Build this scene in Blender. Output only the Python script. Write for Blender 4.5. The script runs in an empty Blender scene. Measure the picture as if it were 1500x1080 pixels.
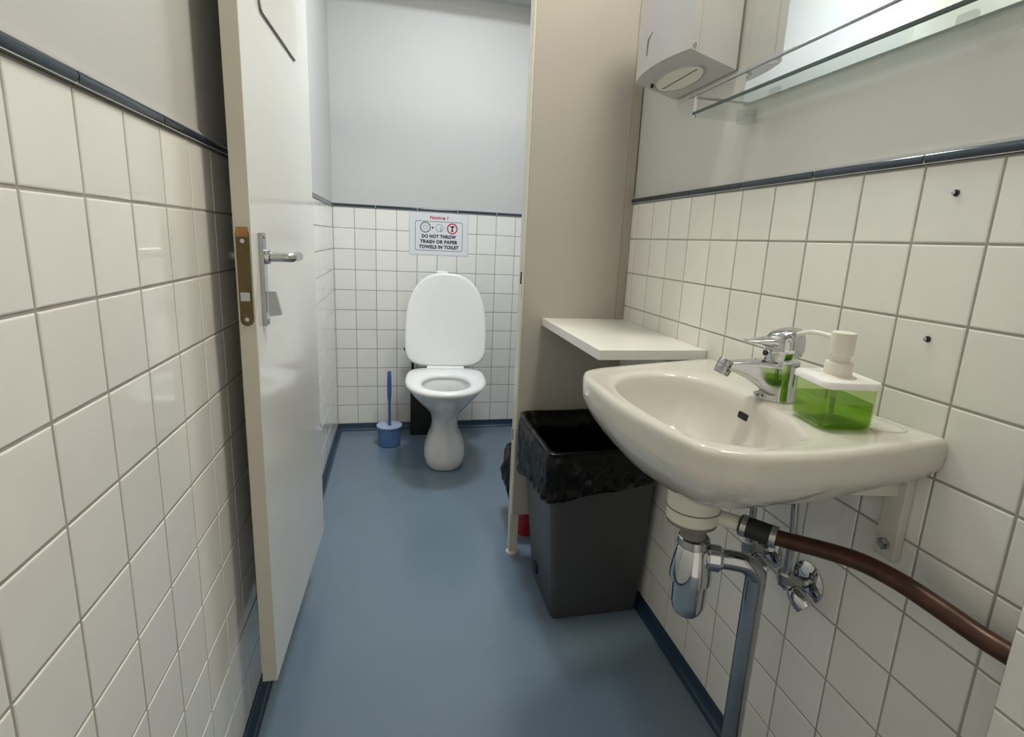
import bpy, bmesh, math, random
from mathutils import Vector, Matrix
random.seed(7)
R = math.radians
scene = bpy.context.scene
C = scene.collection

# ---------------------------------------------------------------- camera
cam_d = bpy.data.cameras.new('camera')
cam = bpy.data.objects.new('camera', cam_d)
C.objects.link(cam)
scene.camera = cam
YAW, PITCH, ROLL = 0.2375, 0.218, 0.049
fw = Vector((math.sin(YAW)*math.cos(PITCH), math.cos(YAW)*math.cos(PITCH), -math.sin(PITCH)))
rt0 = Vector((math.cos(YAW), -math.sin(YAW), 0))
up0 = rt0.cross(fw)
rt = math.cos(ROLL)*rt0 + math.sin(ROLL)*up0
up = -math.sin(ROLL)*rt0 + math.cos(ROLL)*up0
mw = Matrix((rt, up, -fw)).transposed().to_4x4()
mw.translation = Vector((0.296, 0.0, 1.012))
cam.matrix_world = mw
cam_d.sensor_fit = 'HORIZONTAL'
cam_d.sensor_width = 36
cam_d.lens = 798.33/1500*36
cam_d.shift_x = (750-768.9)/1500
cam_d.shift_y = (531.1-540)/1500
cam_d.clip_start = 0.02

# ---------------------------------------------------------------- world, lights, exposure
w = bpy.data.worlds.new('world')
scene.world = w
w.use_nodes = True
w.node_tree.nodes['Background'].inputs[0].default_value = (1.0, 0.92, 0.80, 1)
w.node_tree.nodes['Background'].inputs[1].default_value = 0.7        # added fill light, standing for an unseen corridor beyond the doorway
vs = scene.view_settings
vs.view_transform = 'Standard'
vs.look = 'None'
vs.gamma = 1
vs.use_curve_mapping = False
vs.exposure = 0.0

ZC1, ZC2 = 2.42, 2.11           # ceiling / underside of the boxed-in soffit at the back wall
LAMP1 = (0.84, 0.84, ZC1)
LAMP2 = (0.60, 1.78, ZC1)
def area(name, loc, size, power, col):
    l = bpy.data.lights.new(name, 'AREA')
    l.shape = 'DISK'
    l.size = size
    l.energy = power
    l.color = col
    o = bpy.data.objects.new(name, l)
    o.location = loc
    C.objects.link(o)
area('washroom_lamp_light', (LAMP1[0], LAMP1[1], LAMP1[2]-0.075), 0.24, 11.5, (1.0, 0.925, 0.785))
area('toilet_lamp_light', (LAMP2[0], LAMP2[1], LAMP2[2]-0.075), 0.28, 18.0, (0.84, 0.93, 1.0))

# ---------------------------------------------------------------- materials
def mat(name, col, rough=0.5, metal=0.0, noise=0.0, nscale=8.0, bump=0.0, bscale=60.0, spec=None, trans=0.0, ior=None, emit=None, coat=0.0, rnd=0.0):
    m = bpy.data.materials.new(name)
    m.use_nodes = True
    nt = m.node_tree
    b = nt.nodes['Principled BSDF']
    b.inputs['Base Color'].default_value = (*col, 1)
    b.inputs['Roughness'].default_value = rough
    b.inputs['Metallic'].default_value = metal
    if spec is not None: b.inputs['Specular IOR Level'].default_value = spec
    if trans: b.inputs['Transmission Weight'].default_value = trans
    if ior: b.inputs['IOR'].default_value = ior
    if coat:
        b.inputs['Coat Weight'].default_value = coat
        b.inputs['Coat Roughness'].default_value = 0.06
    if emit:
        b.inputs['Emission Color'].default_value = (*col, 1)
        b.inputs['Emission Strength'].default_value = emit
    tc = nt.nodes.new('ShaderNodeTexCoord')
    last = None
    if noise:
        n = nt.nodes.new('ShaderNodeTexNoise')
        n.inputs['Scale'].default_value = nscale
        n.inputs['Detail'].default_value = 4
        nt.links.new(tc.outputs['Object'], n.inputs['Vector'])
        mr = nt.nodes.new('ShaderNodeMapRange')
        mr.inputs['From Min'].default_value = 0.3
        mr.inputs['From Max'].default_value = 0.7
        mr.inputs['To Min'].default_value = 1-noise
        mr.inputs['To Max'].default_value = 1+noise
        nt.links.new(n.outputs['Fac'], mr.inputs['Value'])
        last = mr.outputs['Result']
    if rnd:
        oi = nt.nodes.new('ShaderNodeObjectInfo')
        mr2 = nt.nodes.new('ShaderNodeMapRange')
        mr2.inputs['To Min'].default_value = 1-rnd
        mr2.inputs['To Max'].default_value = 1+rnd
        nt.links.new(oi.outputs['Random'], mr2.inputs['Value'])
        if last:
            mu = nt.nodes.new('ShaderNodeMath'); mu.operation = 'MULTIPLY'
            nt.links.new(last, mu.inputs[0]); nt.links.new(mr2.outputs['Result'], mu.inputs[1])
            last = mu.outputs[0]
        else:
            last = mr2.outputs['Result']
    if last:
        vm = nt.nodes.new('ShaderNodeVectorMath'); vm.operation = 'SCALE'
        vm.inputs[0].default_value = col
        nt.links.new(last, vm.inputs['Scale'])
        nt.links.new(vm.outputs['Vector'], b.inputs['Base Color'])
    if bump:
        n2 = nt.nodes.new('ShaderNodeTexNoise')
        n2.inputs['Scale'].default_value = bscale
        n2.inputs['Detail'].default_value = 3
        nt.links.new(tc.outputs['Object'], n2.inputs['Vector'])
        bp = nt.nodes.new('ShaderNodeBump')
        bp.inputs['Strength'].default_value = bump
        bp.inputs['Distance'].default_value = 0.002
        nt.links.new(n2.outputs['Fac'], bp.inputs['Height'])
        nt.links.new(bp.outputs['Normal'], b.inputs['Normal'])
    return m

M = {}
M['paint'] = mat('wall_paint', (0.585, 0.58, 0.55), 0.42, noise=0.015, nscale=3, bump=0.08, bscale=120)
M['paint_wc'] = mat('toilet_room_paint', (0.575, 0.565, 0.55), 0.5, noise=0.01, nscale=3, bump=0.05, bscale=90)
M['tile'] = mat('white_glazed_tile', (0.865, 0.845, 0.795), 0.07, noise=0.012, nscale=20, rnd=0.03, bump=0.03, bscale=14)
M['grout'] = mat('grey_grout', (0.40, 0.375, 0.335), 0.85, noise=0.12, nscale=30)
M['trim'] = mat('blue_glazed_trim', (0.030, 0.044, 0.064), 0.14, noise=0.15, nscale=12, rnd=0.08)
M['floor'] = mat('blue_vinyl_floor', (0.150, 0.208, 0.268), 0.24, noise=0.05, nscale=2.2, bump=0.05, bscale=25)
M['skirt'] = mat('dark_blue_vinyl_skirting', (0.022, 0.048, 0.085), 0.3, noise=0.1, nscale=6)
M['ceil'] = mat('ceiling_paint', (0.80, 0.80, 0.78), 0.7, noise=0.01)
M['door'] = mat('cream_door_paint', (0.76, 0.755, 0.715), 0.12, noise=0.015, nscale=4, bump=0.03, bscale=20)
M['lam'] = mat('beige_grey_panel_laminate', (0.47, 0.445, 0.395), 0.30, noise=0.02, nscale=4, bump=0.03, bscale=30)
M['edge'] = mat('cream_edge_band', (0.66, 0.63, 0.53), 0.35, noise=0.02)
M['batten'] = mat('brownish_beige_batten', (0.42, 0.38, 0.31), 0.4, noise=0.05)
M['shelf'] = mat('white_shelf_laminate', (0.87, 0.86, 0.81), 0.28, noise=0.015)
M['china'] = mat('white_sanitary_porcelain', (0.65, 0.625, 0.56), 0.07, noise=0.008, nscale=5, coat=0.3)
M['china_wc'] = mat('white_toilet_porcelain', (0.80, 0.79, 0.77), 0.09, noise=0.01, nscale=6, coat=0.3)
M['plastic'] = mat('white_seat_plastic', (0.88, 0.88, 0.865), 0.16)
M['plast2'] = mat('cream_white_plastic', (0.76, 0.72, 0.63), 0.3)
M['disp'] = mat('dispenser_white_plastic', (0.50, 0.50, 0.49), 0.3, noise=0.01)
M['chrome'] = mat('polished_chrome', (0.60, 0.61, 0.63), 0.07, metal=1.0)
M['steel'] = mat('satin_steel', (0.55, 0.55, 0.56), 0.25, metal=1.0, noise=0.06, nscale=30)
M['dullchrome'] = mat('worn_chrome', (0.42, 0.43, 0.45), 0.16, metal=1.0, noise=0.08, nscale=25)
M['brass'] = mat('dull_brass', (0.14, 0.105, 0.045), 0.38, metal=0.75, noise=0.15, nscale=60)
M['brassworn'] = mat('worn_brass_end', (0.42, 0.22, 0.08), 0.45, metal=0.5, noise=0.15, nscale=60)
M['copper'] = mat('tarnished_copper', (0.075, 0.030, 0.018), 0.38, metal=0.35, noise=0.25, nscale=35, bump=0.15, bscale=60)
M['rubber'] = mat('black_rubber', (0.015, 0.016, 0.013), 0.55)
M['grayplastic'] = mat('grey_plastic_fitting', (0.20, 0.19, 0.17), 0.45)
M['bag'] = mat('black_plastic_bag', (0.003, 0.003, 0.0032), 0.22, bump=0.35, bscale=45, spec=0.28)
M['bin'] = mat('dark_grey_bin_plastic', (0.065, 0.065, 0.066), 0.38, noise=0.04, bump=0.05, bscale=200)
M['black'] = mat('matte_black', (0.006, 0.006, 0.007), 0.5)
M['dark'] = mat('dark_hole', (0.01, 0.01, 0.01), 0.8)
M['red'] = mat('red_plastic', (0.35, 0.012, 0.018), 0.35)
M['blueplast'] = mat('light_blue_plastic', (0.10, 0.20, 0.42), 0.35)
M['bluepale'] = mat('pale_blue_plastic', (0.42, 0.50, 0.68), 0.35)
M['bluedark'] = mat('blue_brush_handle', (0.045, 0.12, 0.32), 0.3)
M['mirror'] = mat('mirror_silvering', (0.90, 0.92, 0.91), 0.005, metal=1.0)
M['mirroredge'] = mat('mirror_glass_edge', (0.18, 0.24, 0.22), 0.15)
def thin(name, tint, rough=0.03, ior=1.45, body=0.0, bodycol=(0.5, 0.5, 0.5)):
    """thin clear sheet: straight-through tint, Fresnel gloss, optional cloudy body"""
    m = bpy.data.materials.new(name); m.use_nodes = True
    nt = m.node_tree; nt.nodes.clear()
    out = nt.nodes.new('ShaderNodeOutputMaterial')
    tr = nt.nodes.new('ShaderNodeBsdfTransparent'); tr.inputs[0].default_value = (*tint, 1)
    gl = nt.nodes.new('ShaderNodeBsdfGlossy'); gl.inputs['Roughness'].default_value = rough
    fr = nt.nodes.new('ShaderNodeFresnel')
    ge = nt.nodes.new('ShaderNodeNewGeometry'); mi_ = nt.nodes.new('ShaderNodeMapRange')
    mi_.inputs['To Min'].default_value = ior; mi_.inputs['To Max'].default_value = 1/ior     # same gloss on both faces
    nt.links.new(ge.outputs['Backfacing'], mi_.inputs['Value']); nt.links.new(mi_.outputs['Result'], fr.inputs['IOR'])
    mx = nt.nodes.new('ShaderNodeMixShader')
    src = tr.outputs[0]
    if body:
        di = nt.nodes.new('ShaderNodeBsdfTranslucent'); di.inputs[0].default_value = (*bodycol, 1)
        d2 = nt.nodes.new('ShaderNodeBsdfDiffuse'); d2.inputs[0].default_value = (*bodycol, 1)
        mb = nt.nodes.new('ShaderNodeMixShader'); mb.inputs[0].default_value = 0.5
        nt.links.new(di.outputs[0], mb.inputs[1]); nt.links.new(d2.outputs[0], mb.inputs[2])
        m2 = nt.nodes.new('ShaderNodeMixShader'); m2.inputs[0].default_value = body
        nt.links.new(src, m2.inputs[1]); nt.links.new(mb.outputs[0], m2.inputs[2]); src = m2.outputs[0]
    nt.links.new(fr.outputs[0], mx.inputs[0]); nt.links.new(src, mx.inputs[1]); nt.links.new(gl.outputs[0], mx.inputs[2])
    nt.links.new(mx.outputs[0], out.inputs[0])
    return m
M['glass'] = thin('greenish_shelf_glass', (0.93, 0.965, 0.95))
M['glassedge'] = mat('dark_green_glass_edge', (0.035, 0.065, 0.055), 0.15)
M['clear'] = thin('clear_plastic', (0.90, 0.91, 0.91), 0.1, 1.4, 0.15, (0.6, 0.6, 0.6))
M['bottle'] = thin('clear_green_bottle', (0.78, 0.89, 0.58), 0.04, 1.4)
M['soap'] = thin('green_liquid_soap', (0.64, 0.81, 0.34), 0.05, 1.3, 0.16, (0.25, 0.42, 0.05))
M['paper'] = mat('white_paper', (0.78, 0.78, 0.80), 0.45)
M['film'] = mat('lamination_film', (0.70, 0.70, 0.73), 0.2)
M['ink'] = mat('black_print', (0.02, 0.02, 0.022), 0.6)
M['inkgrey'] = mat('grey_print', (0.22, 0.24, 0.25), 0.6)
M['inkpale'] = mat('pale_grey_print', (0.45, 0.47, 0.48), 0.6)
M['inkred'] = mat('red_print', (0.50, 0.03, 0.06), 0.6)
M['sign'] = mat('white_sign_plate', (0.70, 0.69, 0.66), 0.3)
M['opal'] = mat('opal_lamp_glass', (1.0, 0.96, 0.9), 0.3, emit=3.0)
M['lampmetal'] = mat('white_lamp_metal', (0.7, 0.7, 0.7), 0.4)

# ---------------------------------------------------------------- mesh helpers
def root_loc(p):
    while p.parent: p = p.parent
    return p.location if p.type == 'EMPTY' else Vector((0, 0, 0))

def obj(name, bm, m, parent=None, local=False, smooth=False, angle=35):
    me = bpy.data.meshes.new(name)
    bmesh.ops.recalc_face_normals(bm, faces=bm.faces)
    if parent and not local:
        L = root_loc(parent)
        for v in bm.verts: v.co -= L
    if smooth:
        lim = R(angle)
        for f in bm.faces: f.smooth = True
        for e in bm.edges:
            if len(e.link_faces) == 2 and e.calc_face_angle(0) > lim: e.smooth = False
    bm.to_mesh(me); bm.free()
    o = bpy.data.objects.new(name, me)
    me.materials.append(M[m])
    C.objects.link(o)
    if parent: o.parent = parent
    return o

def tag(o, label, cat, group=None):
    o['label'] = label; o['category'] = cat
    if group: o['group'] = group
    return o

def struct(o): o['kind'] = 'structure'; return o

def thing(name, label, cat, loc, rz=0, group=None):
    o = bpy.data.objects.new(name, None)
    o.empty_display_size = 0.05
    C.objects.link(o); o.location = loc; o.rotation_euler = (0, 0, rz)
    return tag(o, label, cat, group)

def box(x0, x1, y0, y1, z0, z1, bev=0.0, seg=2, bm=None):
    bm = bm or bmesh.new()
    t = bmesh.new()
    bmesh.ops.create_cube(t, size=1)
    for v in t.verts:
        v.co = Vector(((x0+x1)/2+v.co.x*(x1-x0), (y0+y1)/2+v.co.y*(y1-y0), (z0+z1)/2+v.co.z*(z1-z0)))
    if bev: bmesh.ops.bevel(t, geom=t.edges[:], offset=bev, segments=seg, profile=0.6, affect='EDGES')
    me = bpy.data.meshes.new('t'); t.to_mesh(me); t.free()
    bm.from_mesh(me); bpy.data.meshes.remove(me)
    return bm

def loft(loops, cap0=True, cap1=True, closed=False, bm=None):
    bm = bm or bmesh.new()
    vv = [[bm.verts.new(p) for p in l] for l in loops]
    n = len(loops[0])
    rng = range(len(vv)) if closed else range(len(vv)-1)
    for i in rng:
        a, b = vv[i], vv[(i+1) % len(vv)]
        for j in range(n):
            k = (j+1) % n
            bm.faces.new((a[j], a[k], b[k], b[j]))
    if not closed:
        if cap0: bm.faces.new(vv[0])
        if cap1: bm.faces.new(vv[-1])
    return bm

def lathe(prof, c=(0, 0, 0), axis=(0, 0, 1), n=32, cap0=True, cap1=True, bm=None, sx=1, sy=1):
    q = Vector((0, 0, 1)).rotation_difference(Vector(axis).normalized())
    c = Vector(c)
    loops = []
    for r, h in prof:
        loops.append([c + q @ Vector((r*sx*math.cos(2*math.pi*i/n), r*sy*math.sin(2*math.pi*i/n), h)) for i in range(n)])
    return loft(loops, cap0, cap1, bm=bm)

def cr(pts, n=8, closed=False):
    """Catmull-Rom through points"""
    P = [Vector(p) for p in pts]
    out = []
    m = len(P)
    segs = m if closed else m-1
    for i in range(segs):
        p1, p2 = P[i], P[(i+1) % m]
        p0 = P[(i-1) % m] if (closed or i > 0) else p1*2-p2
        p3 = P[(i+2) % m] if (closed or i < m-2) else p2*2-p1
        for j in range(n):
            t = j/n
            out.append(0.5*((2*p1)+(p2-p0)*t+(2*p0-5*p1+4*p2-p3)*t*t+(3*p1-p0-3*p2+p3)*t**3))
    if not closed: out.append(P[-1])
    return out

def tube(pts, r, n=16, cap=True, bm=None):
    P = [Vector(p) for p in pts]
    rr = r if isinstance(r, (list, tuple)) else [r]*len(P)
    T = [(P[min(i+1, len(P)-1)]-P[max(i-1, 0)]).normalized() for i in range(len(P))]
    a = Vector((0, 0, 1)) if abs(T[0].z) < 0.9 else Vector((1, 0, 0))
    u = T[0].cross(a).normalized()
    loops = []
    for i, p in enumerate(P):
        if i: u = (T[i-1].rotation_difference(T[i]) @ u)
        u = (u - T[i]*u.dot(T[i])).normalized()
        v = T[i].cross(u)
        loops.append([p + rr[i]*(u*math.cos(2*math.pi*k/n)+v*math.sin(2*math.pi*k/n)) for k in range(n)])
    return loft(loops, cap, cap, bm=bm)

def rrect(cx, cy, w, d, r, z, rot=0.0, k=6):
    pts = []
    r = min(r, w/2-1e-4, d/2-1e-4)
    for (sx, sy, a0) in ((1, 1, 0), (-1, 1, 90), (-1, -1, 180), (1, -1, 270)):
        for j in range(k+1):
            a = R(a0+90*j/k)
            pts.append((sx*(w/2-r)+r*math.cos(a), sy*(d/2-r)+r*math.sin(a)))
    c, s = math.cos(rot), math.sin(rot)
    return [Vector((cx+x*c-y*s, cy+x*s+y*c, z)) for x, y in pts]

# ---------------------------------------------------------------- room shell
W, D = 0.9786, 2.852
Y0 = -0.55                       # wall behind the camera, with a doorway left open to admit the fill light
ZT = 1.135                       # top of tiling
P = 0.1                          # tile pitch
YL, YR = 0.5398, 0.8222          # a column joint on the left / right wall
G = 0.0012                       # grout recess
TH = 2.48
SK = 0.036                       # height of skirting under tiling

floor = struct(obj('floor', box(-0.12, W+0.12, Y0-0.1, D+0.12, -0.1, 0), 'floor'))

def wall(name, b, m):
    return struct(obj(name, box(*b), m))
wl = wall('wall_left', (-0.12, -0.003, Y0-0.1, D+0.12, 0, TH), 'paint')
wr = wall('wall_right', (W+0.003, W+0.12, Y0-0.1, D+0.12, 0, TH), 'paint')
wb = wall('wall_back', (-0.003, W+0.003, D+0.003, D+0.12, 0, TH), 'paint_wc')
bm = box(-0.003, 0.05, Y0-0.1, Y0, 0, TH)
box(W-0.05, W+0.003, Y0-0.1, Y0, 0, TH, bm=bm)
box(0.05, W-0.05, Y0-0.1, Y0, 2.06, TH, bm=bm)
wf = struct(obj('wall_front', bm, 'paint'))
bm = box(0.05, 0.075, Y0-0.11, Y0+0.012, 0, 2.06)
box(W-0.075, W-0.05, Y0-0.11, Y0+0.012, 0, 2.06, bm=bm)
box(0.075, W-0.075, Y0-0.11, Y0+0.012, 2.035, 2.06, bm=bm)
struct(obj('trim_1', bm, 'lampmetal'))
bm = box(-0.003, W+0.003, Y0, D+0.003, ZC1, TH)
struct(obj('ceiling', bm, 'ceil'))
struct(obj('wall_soffit', box(-0.0025, W+0.0025, D-0.26, D+0.0025, ZC2, ZC1-0.0005), 'paint_wc'))
# toilet room left wall is painted whiter above the tiles: thin plaster skim on the wall
struct(obj('wall_toilet_side', box(-0.0031, -0.0005, 1.62, D+0.002, ZT+0.02, ZC1-0.001), 'paint_wc'))

def tile_mesh(wd, ht):
    bm = bmesh.new()
    loops = []
    for ins, z in ((0, -0.003), (0, -0.0012), (0.0006, -0.0004), (0.0018, 0.0)):
        x, y = wd/2-ins, ht/2-ins
        loops.append([Vector((-x, -y, z)), Vector((x, -y, z)), Vector((x, y, z)), Vector((-x, y, z))])
    loft(loops, cap0=False, bm=bm)
    bmesh.ops.recalc_face_normals(bm, faces=bm.faces)
    me = bpy.data.meshes.new('tile')
    bm.to_mesh(me); bm.free()
    me.materials.append(M['tile'])
    return me
GJ = 0.0032
TILE = tile_mesh(P-GJ, P-GJ)
ROT = {'L': (0, R(90), 0), 'R': (0, R(-90), 0), 'B': (R(90), 0, 0)}

def tile_wall(side, parent, plane, a0, a1, joint, seen, zrows=11, tilt=0.0022):
    """lay tiles between a0 and a1 along the wall; `seen(a)` tells which columns are single objects"""
    rest = bmesh.new(); nrest = 0
    c0 = math.floor((a0-joint)/P); c1 = math.ceil((a1-joint)/P)
    part = {}
    for c in range(c0, c1):
        lo, hi = max(a0, joint+c*P), min(a1, joint+(c+1)*P)
        if hi-lo < 0.008: continue
        full = hi-lo > P-1e-5
        key = round(hi-lo, 4)
        if not full and key not in part:
            wd = hi-lo-GJ
            part[key] = tile_mesh(*((P-GJ, wd) if side in 'LR' else (wd, P-GJ)))
        me = TILE if full else part[key]
        for r in range(zrows):
            a, z = (lo+hi)/2, ZT-P*(r+0.5)
            loc = Vector({'L': (plane, a, z), 'R': (plane, a, z), 'B': (a, plane, z)}[side])
            e = [x+random.uniform(-tilt, tilt) for x in ROT[side]]
            if seen((lo+hi)/2):
                o = bpy.data.objects.new('tile', me)
                C.objects.link(o); o.parent = parent
                o.location = loc; o.rotation_euler = e
            else:
                nrest += 1
                mx = Matrix.Translation(loc) @ __import__('mathutils').Euler(e).to_matrix().to_4x4()
                t = bmesh.new(); t.from_mesh(me); t.transform(mx)
                mm = bpy.data.meshes.new('t'); t.to_mesh(mm); t.free(); rest.from_mesh(mm); bpy.data.meshes.remove(mm)
    if nrest:
        o = obj('tile_field', rest, 'tile', parent, local=True); o['kind'] = 'stuff'
    else: rest.free()

obj('grout_bed', box(-0.0031, -G, Y0, D+0.003, SK-0.01, ZT+0.004), 'grout', wl, local=True)
obj('grout_bed', box(W+G, W+0.0031, Y0, D+0.003, SK-0.01, ZT+0.004), 'grout', wr, local=True)
obj('grout_bed', box(-0.003, W+0.003, D+G, D+0.0031, SK-0.01, ZT+0.004), 'grout', wb, local=True)
tile_wall('L', wl, 0.0, Y0, D, YL, lambda a: 0.30 < a < 1.5 or a > 2.1)
tile_wall('R', wr, W, 0.372, D, YR, lambda a: 0.37 < a < 1.575)
tile_wall('B', wb, D, 0.0, W, 0.0, lambda a: True)

# projecting tiled pier on the right wall, beside the camera
NX, NY = 0.937, 0.372
pier = struct(obj('wall_pier', box(NX+0.003, W+0.004, Y0, NY-0.003, 0, TH), 'paint'))
obj('grout_bed', box(NX+G, W+0.003, Y0, NY-G, 0.02, ZT), 'grout', pier, local=True)
tile_wall('R', pier, NX, Y0, NY, NY, lambda a: a > 0.17)

# half-round trim tiles on top of the tiling, 0.2 m each
def trim_run(side, parent, plane, a0, a1, joint):
    hh = 0.0078; prot = 0.007; c0 = math.floor((a0-joint)/0.2); c1 = math.ceil((a1-joint)/0.2)
    for c in range(c0, c1):
        lo, hi = max(a0, joint+c*0.2), min(a1, joint+(c+1)*0.2)
        if hi-lo < 0.012: continue
        lo += 0.0014; hi -= 0.0014
        prof = [(0.0, -hh), (prot*0.55, -hh*0.9), (prot*0.9, -hh*0.45), (prot, 0), (prot*0.9, hh*0.45), (prot*0.55, hh*0.9), (0.0, hh), (-0.0025, hh), (-0.0025, -hh)]
        L = []
        for a in (lo, hi):
            if side == 'L': L.append([Vector((plane+d, a, ZT+0.0085+z)) for d, z in prof])
            elif side == 'R': L.append([Vector((plane-d, a, ZT+0.0085+z)) for d, z in prof])
            else: L.append([Vector((a, plane-d, ZT+0.0085+z)) for d, z in prof])
        obj('trim_tile', loft(L), 'trim', parent, local=True, smooth=True, angle=60)
trim_run('L', wl, 0.0, 0.24, D-0.007, YL+0.1)
trim_run('R', wr, W, NY, D-0.007, YR)
trim_run('B', wb, D, 0.0, W, 0.0)
for b, p in (((-0.003, 0.0046, 0.24, D, ZT+0.0015, ZT+0.0155), wl), ((W-0.0046, W+0.003, NY, D, ZT+0.0015, ZT+0.0155), wr), ((0, W, D-0.0046, D+0.003, ZT+0.0015, ZT+0.0155), wb)):
    obj('trim_joint', box(*b), 'paint_wc', p, local=True)
# white grout line over the trim
for (side, b, p) in (('L', (-0.003, 0.001, 0.24, D, ZT+0.015, ZT+0.0195), wl), ('R', (W-0.001, W+0.003, NY, D, ZT+0.015, ZT+0.0195), wr), ('B', (0, W, D-0.001, D+0.003, ZT+0.015, ZT+0.0195), wb)):
    obj('joint_bead', box(*b), 'paint_wc', p, local=True)

# coved vinyl skirting
def skirting(name, path_from, path_to, inward):
    prof = [(0.0, 0.0), (0.020, 0.0), (0.020, 0.0010), (0.017, 0.0012), (0.013, 0.0022), (0.009, 0.006), (0.006, 0.013), (0.0042, 0.024), (0.004, SK-0.002), (0.003, SK), (0.0, SK)]
    a, b, iw = Vector(path_from), Vector(path_to), Vector(inward)
    L = [[p+iw*d+Vector((0, 0, z)) for d, z in prof] for p in (a, b)]
    return struct(obj(name, loft(L), 'skirt', smooth=True, angle=50))
skirting('baseboard_left', (-0.001, Y0, 0), (-0.001, D, 0), (1, 0, 0))
skirting('baseboard_right', (W+0.001, NY, 0), (W+0.001, D, 0), (-1, 0, 0))
skirting('baseboard_back', (0, D+0.001, 0), (W, D+0.001, 0), (0, -1, 0))
skirting('baseboard_pier', (NX+0.001, Y0, 0), (NX+0.001, NY, 0), (-1, 0, 0))

# ---------------------------------------------------------------- ceiling lamps
def ceiling_lamp(loc, label):
    t = thing('ceiling_lamp', label, 'lamp', (loc[0], loc[1], loc[2]-0.07))
    obj('base_plate', lathe([(0.15, -0.02), (0.155, -0.015), (0.155, -0.0)], loc, n=48), 'lampmetal', t, smooth=True)
    obj('diffuser', lathe([(0.02, -0.07), (0.09, -0.064), (0.13, -0.045), (0.145, -0.02)], loc, n=48), 'opal', t, smooth=True, angle=60)
ceiling_lamp(LAMP1, 'round opal ceiling lamp over the washbasin')
ceiling_lamp(LAMP2, 'round opal ceiling lamp over the toilet')

# ---------------------------------------------------------------- toilet cubicle: right partition, posts, door
PY = 1.562                        # front face of the partition
part = thing('partition_panel', 'beige grey toilet cubicle side panel raised off the floor beside the grey bin', 'partition', (0.80, 1.575, 0.0))
obj('board', box(0.660, 0.952, PY, PY+0.018, 0.152, 2.0, 0.0015), 'lam', part)
obj('edge_strip', box(0.6535, 0.660, PY-0.001, PY+0.02, 0.152, 2.0, 0.002), 'edge', part)
ps = obj('post', box(0.655, 0.683, PY+0.0185, PY+0.052, 0.012, 2.0, 0.002), 'edge', part)
obj('foot', lathe([(0.020, 0.0), (0.020, 0.006), (0.014, 0.013)], (0.669, PY+0.034, 0.0), n=24), 'plast2', ps, smooth=True)
obj('wall_batten', box(0.952, W-0.0005, PY-0.004, PY+0.03, 0.037, 2.0, 0.002), 'batten', part)
st = obj('strike_plate', box(0.6525, 0.6545, PY+0.001, PY+0.019, 0.855, 0.955, 0.0008), 'steel', part)
obj('strike_opening', box(0.6515, 0.6535, PY+0.006, PY+0.016, 0.89, 0.925), 'dark', st)
bmh = tube([(0.653, PY+0.030, 0.40), (0.653, PY+0.030, 0.436)], 0.005, 12)
obj('buffer', bmh, 'steel', part, smooth=True)
obj('hinge_post', box(0.0015, 0.050, 1.574, 1.61, 0.150, 2.0, 0.002), 'edge', part)
obj('head_rail', box(0.0015, W-0.001, 1.566, 1.606, 2.0005, 2.05, 0.002), 'edge', part)

DL = 0.575
dr = thing('toilet_door', 'cream painted toilet cubicle door standing open against the tiled wall', 'door', (0.0665, 0.990, 0.0), rz=-math.atan2(0.019, 0.585))
obj('leaf', box(-0.027, 0.0, 0.0, DL, 0.146, 1.98, 0.0015), 'door', dr, local=True)
obj('edge_band', box(-0.0268, -0.0004, -0.0012, 0.003, 0.1465, 1.979, 0.0006), 'edge', dr, local=True)
# lock case front on the edge
def stadium(cx, cz, w_, h_, k=10):
    pts = []
    r = w_/2
    for j in range(k+1):
        a = math.pi*j/k; pts.append((cx+r*math.cos(a), cz+h_/2-r+r*math.sin(a)))
    for j in range(k+1):
        a = math.pi+math.pi*j/k; pts.append((cx+r*math.cos(a), cz-h_/2+r+r*math.sin(a)))
    return pts
pp = stadium(-0.0135, 0.932, 0.0205, 0.162)
lk = obj('lock_plate', loft([[Vector((x, -0.0011, z)) for x, z in pp], [Vector((x, -0.003, z)) for x, z in pp]]), 'brass', dr, local=True)
obj('latch', box(-0.021, -0.006, -0.006, -0.0025, 0.893, 0.908, 0.001), 'dullchrome', lk, local=True)
obj('packing_wedge', box(-0.0225, -0.0045, -0.0036, -0.0025, 0.998, 1.0135, 0.0004), 'brassworn', lk, local=True)
for z in (0.991, 0.862):
    obj('screw', lathe([(0.0035, -0.0002), (0.0035, 0.0008), (0.002, 0.0012)], (-0.0135, -0.0030, z), (0, -1, 0), 12), 'steel', lk, local=True, smooth=True)
# handle on the room side
pp = rrect(0, 0, 0.020, 0.160, 0.003, 0)
bp_ = obj('back_plate', loft([[Vector((d, 0.047+p.x, 0.925+p.y)) for p in pp] for d in (0.0002, 0.008)]), 'dullchrome', dr, local=True)
for z in (0.999, 0.852):
    obj('screw', lathe([(0.004, 0), (0.004, 0.001), (0.002, 0.0016)], (0.008, 0.047, z), (1, 0, 0), 12), 'steel', bp_, local=True, smooth=True)
obj('lever_handle', tube(cr([(0.008, 0.052, 0.965), (0.038, 0.052, 0.965), (0.047, 0.056, 0.965), (0.049, 0.064, 0.965), (0.049, 0.09, 0.965), (0.048, 0.122, 0.965)], 6), 0.0085, 16), 'steel', dr, local=True, smooth=True)
obj('rosette', lathe([(0.013, 0.007), (0.013, 0.014), (0.010, 0.016)], (0, 0.052, 0.965), (1, 0, 0), 20), 'chrome', dr, local=True, smooth=True)
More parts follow.
